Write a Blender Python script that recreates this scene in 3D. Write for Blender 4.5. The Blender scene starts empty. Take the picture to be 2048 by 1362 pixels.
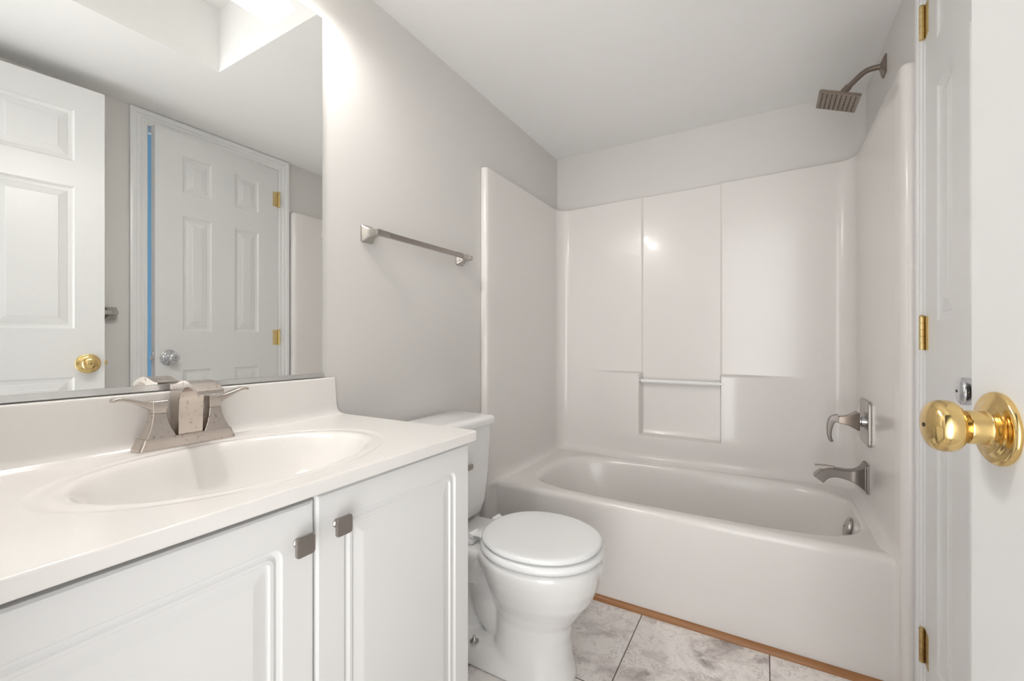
import bpy, bmesh, math, random
from mathutils import Vector, Matrix
PI = math.pi
sc = bpy.context.scene
C = sc.collection

# ---------------------------------------------------------------- camera, world, exposure
cam_d = bpy.data.cameras.new('camera')
cam = bpy.data.objects.new('camera', cam_d)
C.objects.link(cam)
cam_d.sensor_width = 36.0
cam_d.lens = 868.0 / 2048.0 * 36.0
cam_d.clip_start = 0.01
cam.location = (1.130, 0.0, 1.06)
cam.rotation_euler = (math.radians(90), 0, math.radians(30.25))
sc.camera = cam
w = bpy.data.worlds.new('world')
sc.world = w
w.use_nodes = True
# added world fill behind the camera: two soft bright lobes, dim elsewhere
wn_ = w.node_tree.nodes
wl_ = w.node_tree.links
w_tc = wn_.new('ShaderNodeTexCoord')
w_add = wn_.new('ShaderNodeMath')
w_add.operation = 'ADD'
for k_, (dir_, lo_, strength_, base_) in enumerate((((0.05, -1.0, -0.22), 0.70, 1.35, 0.06), ((0.70, -1.0, -0.22), 0.35, 2.8, 0.03))):
    w_dot = wn_.new('ShaderNodeVectorMath')
    w_dot.operation = 'DOT_PRODUCT'
    w_dot.inputs[1].default_value = Vector(dir_).normalized()
    w_map = wn_.new('ShaderNodeMapRange')
    w_map.interpolation_type = 'SMOOTHSTEP'
    for i_, v_ in ((1, lo_), (2, 1.0), (3, base_), (4, strength_)):
        w_map.inputs[i_].default_value = v_
    wl_.new(w_tc.outputs['Generated'], w_dot.inputs[0])
    wl_.new(w_dot.outputs['Value'], w_map.inputs[0])
    wl_.new(w_map.outputs[0], w_add.inputs[k_])
wn_['Background'].inputs[0].default_value = (1.0, 0.995, 0.985, 1)
wl_.new(w_add.outputs[0], wn_['Background'].inputs[1])
sc.view_settings.view_transform = 'Standard'
sc.view_settings.look = 'None'
sc.view_settings.gamma = 1.0
sc.view_settings.use_curve_mapping = False
sc.view_settings.exposure = 0.62
BULB_W = {0.115: 0.6, 0.415: 9.8, 0.715: 2.3}     # the three vanity bulbs, the last one weaker
SHADE_E = 0.8         # glow of the lit glass shades

# ---------------------------------------------------------------- dimensions
W, D, H = 1.524, 2.502, 2.195
FRONT = -0.06
HW = 2.46            # ceiling of the raised well above the vanity
WX, WY = 0.88, 0.962 # well opening

# ---------------------------------------------------------------- materials
def mat(name, col, rough=0.5, metal=0.0, var=0.03, scale=6.0, bump=0.0, bscale=60.0, coat=0.0, rvar=0.0, spec=0.5, trans=0.0, col2=None, stretch=None, spots=None):
    m = bpy.data.materials.new(name)
    m.use_nodes = True
    nt = m.node_tree
    b = nt.nodes['Principled BSDF']
    geo = nt.nodes.new('ShaderNodeNewGeometry')
    src = geo.outputs['Position']
    if stretch:
        mp = nt.nodes.new('ShaderNodeMapping')
        mp.inputs['Scale'].default_value = stretch
        nt.links.new(src, mp.inputs[0])
        src = mp.outputs[0]
    n = nt.nodes.new('ShaderNodeTexNoise')
    n.inputs['Scale'].default_value = scale
    n.inputs['Detail'].default_value = 4
    nt.links.new(src, n.inputs['Vector'])
    mx = nt.nodes.new('ShaderNodeMix')
    mx.data_type = 'RGBA'
    c2 = col2 or tuple(max(0, c * (1 - var)) for c in col)
    mx.inputs[6].default_value = (*col, 1)
    mx.inputs[7].default_value = (*c2, 1)
    if spots:
        sp = nt.nodes.new('ShaderNodeMapRange')
        sp.inputs[1].default_value, sp.inputs[2].default_value = spots
        nt.links.new(n.outputs[0], sp.inputs[0])
        nt.links.new(sp.outputs[0], mx.inputs[0])
    else:
        nt.links.new(n.outputs[0], mx.inputs[0])
    nt.links.new(mx.outputs[2], b.inputs['Base Color'])
    b.inputs['Roughness'].default_value = rough
    b.inputs['Metallic'].default_value = metal
    b.inputs['Coat Weight'].default_value = coat
    b.inputs['Coat Roughness'].default_value = 0.06
    b.inputs['Specular IOR Level'].default_value = spec
    b.inputs['Transmission Weight'].default_value = trans
    if rvar:
        mr = nt.nodes.new('ShaderNodeMapRange')
        mr.inputs[3].default_value = max(0.02, rough - rvar)
        mr.inputs[4].default_value = rough + rvar
        nt.links.new(n.outputs[0], mr.inputs[0])
        nt.links.new(mr.outputs[0], b.inputs['Roughness'])
    if bump:
        n2 = nt.nodes.new('ShaderNodeTexNoise')
        n2.inputs['Scale'].default_value = bscale
        n2.inputs['Detail'].default_value = 3
        nt.links.new(geo.outputs['Position'], n2.inputs['Vector'])
        bp = nt.nodes.new('ShaderNodeBump')
        bp.inputs['Strength'].default_value = bump
        bp.inputs['Distance'].default_value = 0.002
        nt.links.new(n2.outputs[0], bp.inputs['Height'])
        nt.links.new(bp.outputs[0], b.inputs['Normal'])
    return m

M = {}
M['wall'] = mat('greige_eggshell_paint', (0.685, 0.665, 0.64), 0.42, var=0.02, scale=3, bump=0.06, bscale=220)
M['ceiling'] = mat('white_ceiling_paint', (0.93, 0.928, 0.918), 0.75, var=0.015, scale=3, bump=0.05, bscale=200)
M['door'] = mat('white_semigloss_door_paint', (0.735, 0.738, 0.732), 0.32, var=0.015, bump=0.05, bscale=90)
M['trim'] = mat('white_semigloss_trim_paint', (0.80, 0.80, 0.80), 0.30, var=0.015)
M['fiberglass'] = mat('glossy_bisque_fiberglass', (0.775, 0.746, 0.722), 0.21, var=0.02, scale=2.5, bump=0.10, bscale=10, coat=0.15, spec=0.36)
M['marble'] = mat('cultured_marble_offwhite', (0.80, 0.778, 0.75), 0.16, var=0.04, scale=5, coat=0.3, stretch=(1, 3, 1))
M['thermofoil'] = mat('white_satin_thermofoil', (0.76, 0.757, 0.75), 0.38, var=0.01)
M['porcelain'] = mat('white_vitreous_china', (0.82, 0.815, 0.805), 0.08, var=0.01, coat=0.5)
M['seat'] = mat('white_enamel_seat', (0.85, 0.86, 0.86), 0.10, var=0.005, coat=0.4)
M['nickel'] = mat('brushed_nickel', (0.43, 0.395, 0.365), 0.30, 1.0, var=0.08, scale=12)
M['nickel_worn'] = mat('brushed_nickel_spotted', (0.60, 0.535, 0.485), 0.24, 1.0, scale=120, col2=(0.36, 0.29, 0.25), spots=(0.60, 0.72))
M['nickel_bright'] = mat('bright_satin_nickel', (0.52, 0.495, 0.465), 0.26, 1.0, var=0.06, scale=12)
M['nickel_dark'] = mat('darkened_nickel', (0.27, 0.24, 0.222), 0.30, 1.0, var=0.15, scale=14)
M['bronze'] = mat('aged_dark_nickel', (0.33, 0.275, 0.235), 0.32, 1.0, var=0.2, scale=30)
M['rubber'] = mat('dark_rubber_nozzle', (0.09, 0.08, 0.07), 0.5)
M['chrome'] = mat('polished_chrome', (0.68, 0.69, 0.72), 0.08, 1.0, var=0.05, scale=20)
M['brass'] = mat('polished_brass', (0.83, 0.60, 0.26), 0.13, 1.0, var=0.12, scale=25, rvar=0.04)
M['brass_hinge'] = mat('satin_brass_hinge', (0.74, 0.59, 0.30), 0.32, 1.0, var=0.15, scale=60)
M['brass_worn'] = mat('tarnished_brass_hinge', (0.70, 0.54, 0.25), 0.38, 1.0, scale=90, col2=(0.30, 0.19, 0.08))
M['aluminium'] = mat('aluminium_channel', (0.78, 0.78, 0.78), 0.35, 1.0, var=0.08, scale=20)
M['dark'] = mat('dark_hole_shade_and_screw', (0.03, 0.027, 0.024), 0.7)
M['oak'] = mat('golden_oak', (0.43, 0.20, 0.075), 0.38, col2=(0.25, 0.105, 0.036), scale=14, stretch=(1, 14, 14))
M['blue'] = mat('bedroom_blue', (0.27, 0.60, 0.93), 0.6, var=0.03)  # nearly even blue for the panel beyond the ajar door
M['acrylic'] = mat('clear_acrylic_bar', (0.93, 0.93, 0.92), 0.06, var=0.01, trans=0.15)
M['carpet'] = mat('hall_floor_beige', (0.80, 0.77, 0.73), 0.9, var=0.15, scale=80)

def mirror_mat():
    m = mat('silvered_mirror', (0.93, 0.94, 0.93), 0.0, 1.0, var=0.0)
    return m
M['mirror'] = mirror_mat()

def shade_mat():
    m = mat('frosted_lit_glass', (0.92, 0.92, 0.90), 0.2, var=0.01)
    b = m.node_tree.nodes['Principled BSDF']
    b.inputs['Emission Color'].default_value = (1.0, 0.965, 0.92, 1)
    b.inputs['Emission Strength'].default_value = SHADE_E
    nt = m.node_tree
    tr = nt.nodes.new('ShaderNodeBsdfTransparent')
    mx = nt.nodes.new('ShaderNodeMixShader')
    mx.inputs[0].default_value = 0.86
    out = nt.nodes['Material Output']
    nt.links.new(tr.outputs[0], mx.inputs[1])
    nt.links.new(b.outputs[0], mx.inputs[2])
    nt.links.new(mx.outputs[0], out.inputs[0])
    return m
M['shade'] = shade_mat()
def bulb_mat():
    m = mat('lit_bulb', (0.95, 0.95, 0.92), 0.3, var=0.01)
    b = m.node_tree.nodes['Principled BSDF']
    b.inputs['Emission Color'].default_value = (1.0, 0.95, 0.88, 1)
    b.inputs['Emission Strength'].default_value = 12
    return m
M['bulb'] = bulb_mat()

def tile_mat():
    m = bpy.data.materials.new('marble_look_floor_tile')
    m.use_nodes = True
    nt = m.node_tree
    N = nt.nodes.new
    L = nt.links.new
    b = nt.nodes['Principled BSDF']
    geo = N('ShaderNodeNewGeometry')
    sep = N('ShaderNodeSeparateXYZ')
    L(geo.outputs['Position'], sep.inputs[0])
    def math_(op, a, bb=None):
        n = N('ShaderNodeMath'); n.operation = op
        for i, v in enumerate((a, bb)):
            if v is None: continue
            if isinstance(v, (int, float)): n.inputs[i].default_value = v
            else: L(v, n.inputs[i])
        return n.outputs[0]
    S = 0.424
    def joint(o, off):
        f = math_('FRACT', math_('DIVIDE', math_('SUBTRACT', o, off - 10 * S), S))
        d = math_('MINIMUM', f, math_('SUBTRACT', 1.0, f))
        return d, math_('FLOOR', math_('DIVIDE', math_('SUBTRACT', o, off - 10 * S), S))
    dx, ix = joint(sep.outputs[0], 0.719)
    dy, iy = joint(sep.outputs[1], 1.280)
    g = math_('LESS_THAN', math_('MINIMUM', dx, dy), 0.0042)
    # each tile is cut from another place of the stone
    comb = N('ShaderNodeCombineXYZ')
    L(math_('MULTIPLY', ix, 3.7), comb.inputs[0])
    L(math_('MULTIPLY', iy, 5.3), comb.inputs[1])
    add = N('ShaderNodeVectorMath'); add.operation = 'ADD'
    L(geo.outputs['Position'], add.inputs[0]); L(comb.outputs[0], add.inputs[1])
    warp = N('ShaderNodeTexNoise'); warp.inputs['Scale'].default_value = 9; warp.inputs['Detail'].default_value = 5
    L(add.outputs[0], warp.inputs['Vector'])
    sc_ = N('ShaderNodeVectorMath'); sc_.operation = 'SCALE'; sc_.inputs[3].default_value = 0.16
    L(warp.outputs['Color'], sc_.inputs[0])
    add2 = N('ShaderNodeVectorMath'); add2.operation = 'ADD'
    L(add.outputs[0], add2.inputs[0]); L(sc_.outputs[0], add2.inputs[1])
    vor = N('ShaderNodeTexVoronoi'); vor.inputs['Scale'].default_value = 17; vor.feature = 'SMOOTH_F1'; vor.inputs['Smoothness'].default_value = 0.4
    L(add2.outputs[0], vor.inputs['Vector'])
    sepc = N('ShaderNodeSeparateColor'); L(vor.outputs['Color'], sepc.inputs[0])
    cloud = N('ShaderNodeTexNoise'); cloud.inputs['Scale'].default_value = 7; cloud.inputs['Detail'].default_value = 9; cloud.inputs['Roughness'].default_value = 0.65
    L(add2.outputs[0], cloud.inputs['Vector'])
    mixv = math_('ADD', math_('MULTIPLY', sepc.outputs[0], 0.20), math_('MULTIPLY', cloud.outputs[0], 0.98))
    ramp = N('ShaderNodeValToRGB')
    e = ramp.color_ramp.elements
    e[0].position = 0.31; e[0].color = (0.26, 0.23, 0.22, 1)
    e[1].position = 0.60; e[1].color = (0.93, 0.885, 0.855, 1)
    for p, c in ((0.40, (0.50, 0.455, 0.435, 1)), (0.49, (0.76, 0.71, 0.68, 1))):
        q = e.new(p); q.color = c
    L(mixv, ramp.inputs[0])
    vein = N('ShaderNodeTexNoise'); vein.inputs['Scale'].default_value = 16; vein.inputs['Detail'].default_value = 6; vein.inputs['Distortion'].default_value = 1.2
    L(add2.outputs[0], vein.inputs['Vector'])
    va = math_('ABSOLUTE', math_('SUBTRACT', vein.outputs[0], 0.5))
    vm = N('ShaderNodeMapRange'); vm.inputs[1].default_value = 0.0; vm.inputs[2].default_value = 0.018; vm.inputs[3].default_value = 0.55; vm.inputs[4].default_value = 0.0
    L(va, vm.inputs[0])
    m1 = N('ShaderNodeMix'); m1.data_type = 'RGBA'
    L(vm.outputs[0], m1.inputs[0]); L(ramp.outputs[0], m1.inputs[6]); m1.inputs[7].default_value = (0.40, 0.33, 0.30, 1)
    m2 = N('ShaderNodeMix'); m2.data_type = 'RGBA'
    L(g, m2.inputs[0]); L(m1.outputs[2], m2.inputs[6]); m2.inputs[7].default_value = (0.12, 0.085, 0.07, 1)
    L(m2.outputs[2], b.inputs['Base Color'])
    b.inputs['Roughness'].default_value = 0.33
    bp = N('ShaderNodeBump'); bp.inputs['Strength'].default_value = 0.5; bp.inputs['Distance'].default_value = 0.002; bp.invert = True
    L(g, bp.inputs['Height']); L(bp.outputs[0], b.inputs['Normal'])
    return m
M['tile'] = tile_mat()

# ---------------------------------------------------------------- helpers
ORG = {}
def link_mesh(name, bm, m, parent=None, local=False, smooth=35):
    bmesh.ops.remove_doubles(bm, verts=bm.verts, dist=1e-6)
    bmesh.ops.recalc_face_normals(bm, faces=bm.faces)
    if parent is None:
        xs = [v.co for v in bm.verts]
        o = Vector(((min(p.x for p in xs) + max(p.x for p in xs)) / 2, (min(p.y for p in xs) + max(p.y for p in xs)) / 2, min(p.z for p in xs)))
        bmesh.ops.translate(bm, verts=bm.verts, vec=-o)
    elif not local:
        bmesh.ops.translate(bm, verts=bm.verts, vec=-ORG[parent.name])
    me = bpy.data.meshes.new(name)
    bm.to_mesh(me); bm.free()
    ob = bpy.data.objects.new(name, me)
    me.materials.append(m)
    if smooth:
        me.shade_smooth()
        me.set_sharp_from_angle(angle=math.radians(smooth))
    C.objects.link(ob)
    if smooth and smooth < 50:
        wn = ob.modifiers.new('face_weighted_normals', 'WEIGHTED_NORMAL')
        wn.keep_sharp = True
        wn.weight = 80
    if parent is None:
        ob.location = o
        ORG[ob.name] = o
    else:
        ob.parent = parent
        ORG[ob.name] = ORG[parent.name]
    return ob
def tag(o, label=None, cat=None, group=None, kind=None):
    if label: o['label'] = label
    if cat: o['category'] = cat
    if group: o['group'] = group
    if kind: o['kind'] = kind
    return o
def thing(name, label, cat, loc=(0, 0, 0), rz=0, group=None, kind=None):
    o = bpy.data.objects.new(name, None)
    C.objects.link(o)
    o.location = loc
    o.rotation_euler = (0, 0, rz)
    o.empty_display_size = 0.05
    ORG[o.name] = Vector(loc)
    return tag(o, label, cat, group, kind)
def struct(name, bm, m, label=None, parent=None, smooth=35):
    o = link_mesh(name, bm, m, parent, smooth=smooth)
    return tag(o, label=label, kind='structure')
def B(): return bmesh.new()
def box(bm, x0, x1, y0, y1, z0, z1, bev=0, seg=2):
    vs = [bm.verts.new(p) for p in ((x0, y0, z0), (x1, y0, z0), (x1, y1, z0), (x0, y1, z0), (x0, y0, z1), (x1, y0, z1), (x1, y1, z1), (x0, y1, z1))]
    fs = [bm.faces.new([vs[i] for i in f]) for f in ((0, 3, 2, 1), (4, 5, 6, 7), (0, 1, 5, 4), (1, 2, 6, 5), (2, 3, 7, 6), (3, 0, 4, 7))]
    if bev:
        es = set(e for f in fs for e in f.edges)
        bmesh.ops.bevel(bm, geom=list(es), offset=bev, segments=seg, affect='EDGES', profile=0.5)
    return bm
def loft(bm, rings, cap0=True, cap1=True, closed=True):
    R = [[bm.verts.new(p) for p in r] for r in rings]
    n = len(R[0])
    for a, b in zip(R, R[1:]):
        for i in range(n if closed else n - 1):
            j = (i + 1) % n
            try: bm.faces.new((a[i], a[j], b[j], b[i]))
            except ValueError: pass
    if cap0: bm.faces.new(R[0][::-1])
    if cap1: bm.faces.new(R[-1])
    return R
def basis(axis):
    a = Vector(axis).normalized()
    t = Vector((0, 0, 1)) if abs(a.z) < 0.9 else Vector((1, 0, 0))
    u = a.cross(t).normalized()
    return a, u, a.cross(u)
def lathe(bm, prof, org, axis, seg=40, cap0=True, cap1=True):
    a, u, v = basis(axis)
    o = Vector(org)
    rings = []
    for r, h in prof:
        rings.append([o + a * h + (u * math.cos(2 * PI * k / seg) + v * math.sin(2 * PI * k / seg)) * max(r, 1e-5) for k in range(seg)])
    loft(bm, rings, cap0, cap1)
def tube(bm, pts, r, seg=16, up=None):
    pts = [Vector(p) for p in pts]
    rings = []
    rr = r if isinstance(r, (list, tuple)) else [r] * len(pts)
    u = None
    for i, p in enumerate(pts):
        t = ((pts[min(i + 1, len(pts) - 1)] - pts[max(i - 1, 0)])).normalized()
        if u is None:
            _, u, _ = basis(t)
        u = (u - t * u.dot(t)).normalized()
        v = t.cross(u)
        q = rr[i]
        ru, rv = q if isinstance(q, (list, tuple)) else (q, q)
        rings.append([p + u * ru * math.cos(2 * PI * k / seg) + v * rv * math.sin(2 * PI * k / seg) for k in range(seg)])
    loft(bm, rings)
def rrect(a, b, r, n=6):
    """rounded rectangle half sizes a,b: list of 2d points, 4*(n+1)"""
    r = max(min(r, a - 1e-5, b - 1e-5), 1e-5)
    out = []
    for cx, cy, a0 in ((a - r, b - r, 0), (-(a - r), b - r, PI / 2), (-(a - r), -(b - r), PI), (a - r, -(b - r), 3 * PI / 2)):
        for k in range(n + 1):
            t = a0 + PI / 2 * k / n
            out.append((cx + r * math.cos(t), cy + r * math.sin(t)))
    return out
def sup(a, b, n, t):
    c, s = math.cos(t), math.sin(t)
    r = (abs(c / a) ** n + abs(s / b) ** n) ** (-1.0 / n)
    return r * c, r * s
def smooth01(x):
    x = min(1, max(0, x))
    return x * x * (3 - 2 * x)
def catmull(P, n=8):
    P = [Vector(p) for p in P]
    Q = [P[0] * 2 - P[1]] + P + [P[-1] * 2 - P[-2]]
    out = []
    for i in range(1, len(Q) - 2):
        p0, p1, p2, p3 = Q[i - 1:i + 3]
        for k in range(n):
            t = k / n
            out.append(0.5 * ((2 * p1) + (p2 - p0) * t + (2 * p0 - 5 * p1 + 4 * p2 - p3) * t * t + (3 * p1 - p0 - 3 * p2 + p3) * t ** 3))
    out.append(P[-1])
    return out
def extrude_poly(bm, pts, fn0, fn1, bev=0):
    """prism of 2d polygon; fn maps (u,v) to 3d at both ends"""
    a = [bm.verts.new(fn0(*p)) for p in pts]
    b = [bm.verts.new(fn1(*p)) for p in pts]
    n = len(pts)
    f0 = bm.faces.new(a[::-1]); f1 = bm.faces.new(b)
    for i in range(n):
        bm.faces.new((a[i], a[(i + 1) % n], b[(i + 1) % n], b[i]))
    if bev:
        es = list(set(f0.edges) | set(f1.edges))
        bmesh.ops.bevel(bm, geom=es, offset=bev, segments=2, affect='EDGES', profile=0.5)

# ---------------------------------------------------------------- setting
bm = B(); box(bm, -0.1, 0.0, FRONT, D, 0.0, 2.56)
struct('wall_left', bm, M['wall'], 'greige wall carrying the mirror and the towel bar')
bm = B(); box(bm, 0.0, W, D, D + 0.1, 0.0, H + 0.0)
struct('wall_back', bm, M['wall'], 'greige wall strip behind and above the white tub surround')
OY0, OY1, OZ = 0.948, 1.609, 2.126          # closet style door opening in the right wall
bm = B()
box(bm, W, W + 0.11, FRONT, OY0 - 0.012, 0, 2.56)
box(bm, W, W + 0.11, OY1 + 0.012, D + 0.1, 0, 2.56)
box(bm, W, W + 0.11, OY0 - 0.012, OY1 + 0.012, OZ + 0.012, 2.56)
struct('wall_right', bm, M['wall'], 'greige wall on the right with a white six panel door')
EX0, EX1, EZ = 0.72, 1.452, 2.14            # entry doorway in the front wall
bm = B()
box(bm, 0.0, EX0 - 0.012, FRONT - 0.11, FRONT, 0, H + 0.02)
box(bm, EX1 + 0.012, W, FRONT - 0.11, FRONT, 0, 2.56)
box(bm, 0.0, EX1 + 0.012, FRONT - 0.11, FRONT, H + 0.02, 2.56)
struct('wall_front', bm, M['wall'], 'greige wall on both sides of the entry doorway')
bm = B()
box(bm, 0.0, W, WY, D, H, H + 0.12)
box(bm, WX, W, FRONT, WY, H, H + 0.12)
box(bm, WX + 0.002, WX + 0.08, FRONT, WY + 0.08, H + 0.12, HW)
box(bm, 0.0, WX + 0.002, WY + 0.002, WY + 0.08, H + 0.12, HW)
box(bm, 0.0, WX + 0.08, FRONT, WY + 0.08, HW, HW + 0.06)
struct('ceiling', bm, M['ceiling'], 'white ceiling with a raised light well above the vanity', smooth=0)
bm = B(); box(bm, -0.1, W, FRONT - 0.17, D, -0.05, 0.0)
struct('floor', bm, M['tile'], 'floor of grey and white marble look tiles')
# blue room beyond the right hand door
bm = B(); box(bm, 2.7, 2.76, 0.2, 3.4, -0.05, 3.4)
struct('wall_bedroom', bm, M['blue'], 'blue wall glimpsed through the gap of the white door')
bm = B(); box(bm, W + 0.11, 2.7, 0.2, 3.4, -0.06, -0.002)
struct('floor_bedroom', bm, M['carpet'], 'beige floor beyond the white door')

def casing_profile(wid):      # (across from the inner edge, projection) fluted colonial casing
    return [(0, 0), (0, 0.010), (0.004, 0.013), (0.014, 0.0135), (0.016, 0.011), (0.026, 0.0125), (0.029, 0.0155), (0.040, 0.0165), (0.043, 0.0145), (0.046, 0.0185), (wid - 0.008, 0.0195), (wid, 0.017), (wid, 0)]
def casing(bm, y0, y1, z1, wid, to3):
    """mitred casing round an opening; to3(across, up, out)"""
    path = []
    for (a, p) in casing_profile(wid):
        path.append([to3(y0 - a, 0.0, p), to3(y0 - a, z1 + a, p), to3(y1 + a, z1 + a, p), to3(y1 + a, 0.0, p)])
    vs = [[bm.verts.new(q) for q in r] for r in path]
    for r, s in zip(vs, vs[1:]):
        for i in range(3): bm.faces.new((r[i], r[i + 1], s[i + 1], s[i]))
    for i in range(3): bm.faces.new((vs[0][i], vs[0][i + 1], vs[-1][i + 1], vs[-1][i]))
    for i in (0, 3): bm.faces.new([r[i] for r in vs])
bm = B()
casing(bm, OY0 - 0.004, OY1 + 0.000, OZ - 0.004, 0.070, lambda a, u, p: (W - 0.0005 - p, a, u))
box(bm, W - 0.001, W + 0.111, OY0 - 0.012, OY0, 0, OZ)
box(bm, W - 0.001, W + 0.111, OY1, OY1 + 0.012, 0, OZ)
box(bm, W - 0.001, W + 0.111, OY0 - 0.012, OY1 + 0.012, OZ, OZ + 0.012)
box(bm, W + 0.060, W + 0.072, OY0, OY0 + 0.010, 0, OZ)
tr1 = struct('trim_1', bm, M['trim'], 'white moulded casing and jamb around the right wall door', smooth=20)
bm = B(); box(bm, W + 0.012, W + 0.040, OY0 - 0.0005, OY0 + 0.0015, 0.955, 1.015, 0.0007, 1)
tag(link_mesh('strike_plate', bm, M['chrome'], tr1), label='steel strike plate on the jamb', kind='structure')
bm = B()
box(bm, EX1, EX1 + 0.012, FRONT - 0.111, FRONT + 0.001, 0, EZ)
box(bm, EX0 - 0.012, EX0, FRONT - 0.111, FRONT + 0.001, 0, EZ)
struct('trim_3', bm, M['trim'], 'white jambs of the open entry doorway', smooth=20)
# oak quarter round along the foot of the tub
bm = B()
q = [(1.7195, 0.0), (1.7015, 0.0)] + [(1.7195 - 0.018 * math.cos(t), 0.019 * math.sin(t)) for t in [PI / 2 * k / 8 for k in range(1, 9)]]
extrude_poly(bm, q, lambda y, z: (0.445, y, z), lambda y, z: (1.462, y, z))
struct('trim_2', bm, M['oak'], 'golden oak quarter round strip between tub and floor tiles')

# ---------------------------------------------------------------- six panel doors
def panel_door(bm, wid, hgt, thk, ys, zs):
    """slab with local y across from 0, z up, faces at x=0 and x=thk; ys: column edges, zs: row edges"""
    Y = [0.0] + ys + [wid]
    Z = [0.0] + zs + [hgt]
    ins = [(0.0, 0.0), (0.006, 0.0045), (0.013, 0.0065), (0.020, 0.0075), (0.022, 0.0065), (0.046, 0.0025), (0.048, 0.0015)]
    for side in (0, 1):
        fx = (lambda d: d) if side == 0 else (lambda d: thk - d)
        for i in range(len(Y) - 1):
            for j in range(len(Z) - 1):
                y0, y1, z0, z1 = Y[i], Y[i + 1], Z[j], Z[j + 1]
                if i % 2 == 1 and j % 2 == 1:
                    rings = []
                    for o, d in ins:
                        rings.append([(fx(d), y0 + o, z0 + o), (fx(d), y1 - o, z0 + o), (fx(d), y1 - o, z1 - o), (fx(d), y0 + o, z1 - o)])
                    loft(bm, rings, False, True)
                else:
                    bm.faces.new([bm.verts.new(p) for p in ((fx(0), y0, z0), (fx(0), y1, z0), (fx(0), y1, z1), (fx(0), y0, z1))])
    ed = [(0, 0), (wid, 0), (wid, hgt), (0, hgt)]
    for k in range(4):
        (a, b), (c, d) = ed[k], ed[(k + 1) % 4]
        bm.faces.new([bm.verts.new(p) for p in ((0, a, b), (thk, a, b), (thk, c, d), (0, c, d))])
def knob(root, y, z, mt, name='door_knob', face=0.0, sgn=-1, r=0.029, kind='ball', label=None):
    ax = (sgn, 0, 0)
    bm = B()
    lathe(bm, [(q.x, q.y) for q in catmull([(a, b, 0) for a, b in [(0.040, 0), (0.0405, 0.003), (0.038, 0.006), (0.031, 0.0075), (0.027, 0.0095), (0.020, 0.011), (0.0185, 0.014), (0.0185, 0.027), (0.0165, 0.0285)]], 3)], (face, y, z), ax, 64)
    ro = link_mesh('rosette', bm, mt, root, local=True)
    bm = B()
    if kind == 'ball':
        prof = [(0.0125, 0.022), (0.0125, 0.031), (0.0135, 0.0325), (0.018, 0.0335), (0.025, 0.0355), (0.0280, 0.0395), (0.0292, 0.045), (0.0287, 0.051), (0.0262, 0.0568), (0.020, 0.0610), (0.010, 0.0634), (0.0, 0.064)]
    else:
        prof = [(0.012, 0.024), (0.0125, 0.030), (0.019, 0.034), (0.023, 0.042), (0.0235, 0.049), (0.0225, 0.0545), (0.017, 0.058), (0.010, 0.059), (0.0, 0.059)]
    lathe(bm, [(q.x, q.y) for q in catmull([(a, b, 0) for a, b in prof], 3)], (face, y, z), ax, 64)
    k = link_mesh(name, bm, mt, root, local=True)
    bm = B()
    lathe(bm, [(0.0024, 0), (0.0024, 0.0012), (0.0018, 0.0016)], (face + sgn * (prof[-1][1] - 0.0006), y, z), ax, 16)  # near-black disc on the knob, the hole's shade put into its colour
    h = link_mesh('hole_shade_disc', bm, M['dark'], k, local=True)
    for o in (ro, k):
        if label: o['label'] = label
    return k
THK = 0.035
# door_1: the white entry door, open beside the camera
hx, hy = 1.440, -0.035
ang1 = math.atan2(1.440 - 1.3455, 0.7325 + 0.035)
dl = math.hypot(1.440 - 1.3455, 0.7675)
d1 = thing('door_1', 'white six panel entry door standing open nearest the camera, with brass knob', 'door', (hx, hy, 0.012), ang1, kind='structure')
bm = B()
panel_door(bm, dl, 2.108, THK, [0.105, dl / 2 - 0.060, dl / 2 + 0.060, dl - 0.092], [0.215, 0.897, 1.096, 1.685, 1.790, 2.005])
link_mesh('door_slab', bm, M['door'], d1, local=True, smooth=12)
knob(d1, dl - 0.052, 0.951, M['brass'], label='polished brass')
knob(d1, dl - 0.052, 0.951, M['brass'], face=THK, sgn=1)
bm = B(); box(bm, 0.006, THK - 0.006, dl - 0.0005, dl + 0.0012, 0.925, 0.981, 0.0006, 1); box(bm, 0.010, THK - 0.010, dl, dl + 0.010, 0.944, 0.962, 0.002)
link_mesh('latch', bm, M['brass'], d1, local=True)

# door_2: six panel door in the right wall, slightly ajar. local y runs from the free edge to the hinge
a2 = math.radians(4.0)
wid2 = 0.652
d2 = thing('door_2', 'white six panel door slightly ajar in right wall with chrome knob', 'door', (1.512 - wid2 * math.sin(a2), 1.6065 - wid2 * math.cos(a2), 0.012), -a2, kind='structure')
bm = B()
panel_door(bm, wid2, 2.108, THK, [0.122, 0.262, 0.386, 0.526], [0.215, 0.895, 1.098, 1.690, 1.810, 2.000])
link_mesh('door_slab', bm, M['door'], d2, local=True, smooth=12)
knob(d2, 0.060, 0.962, M['chrome'], kind='drum', label='polished chrome')
knob(d2, 0.060, 0.962, M['chrome'], kind='drum', face=THK, sgn=1)
bm = B(); box(bm, 0.006, THK - 0.006, -0.0012, 0.0005, 0.932, 0.992, 0.0006, 1); box(bm, 0.010, THK - 0.010, -0.011, 0, 0.953, 0.971, 0.002)
link_mesh('latch', bm, M['chrome'], d2, local=True)
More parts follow.
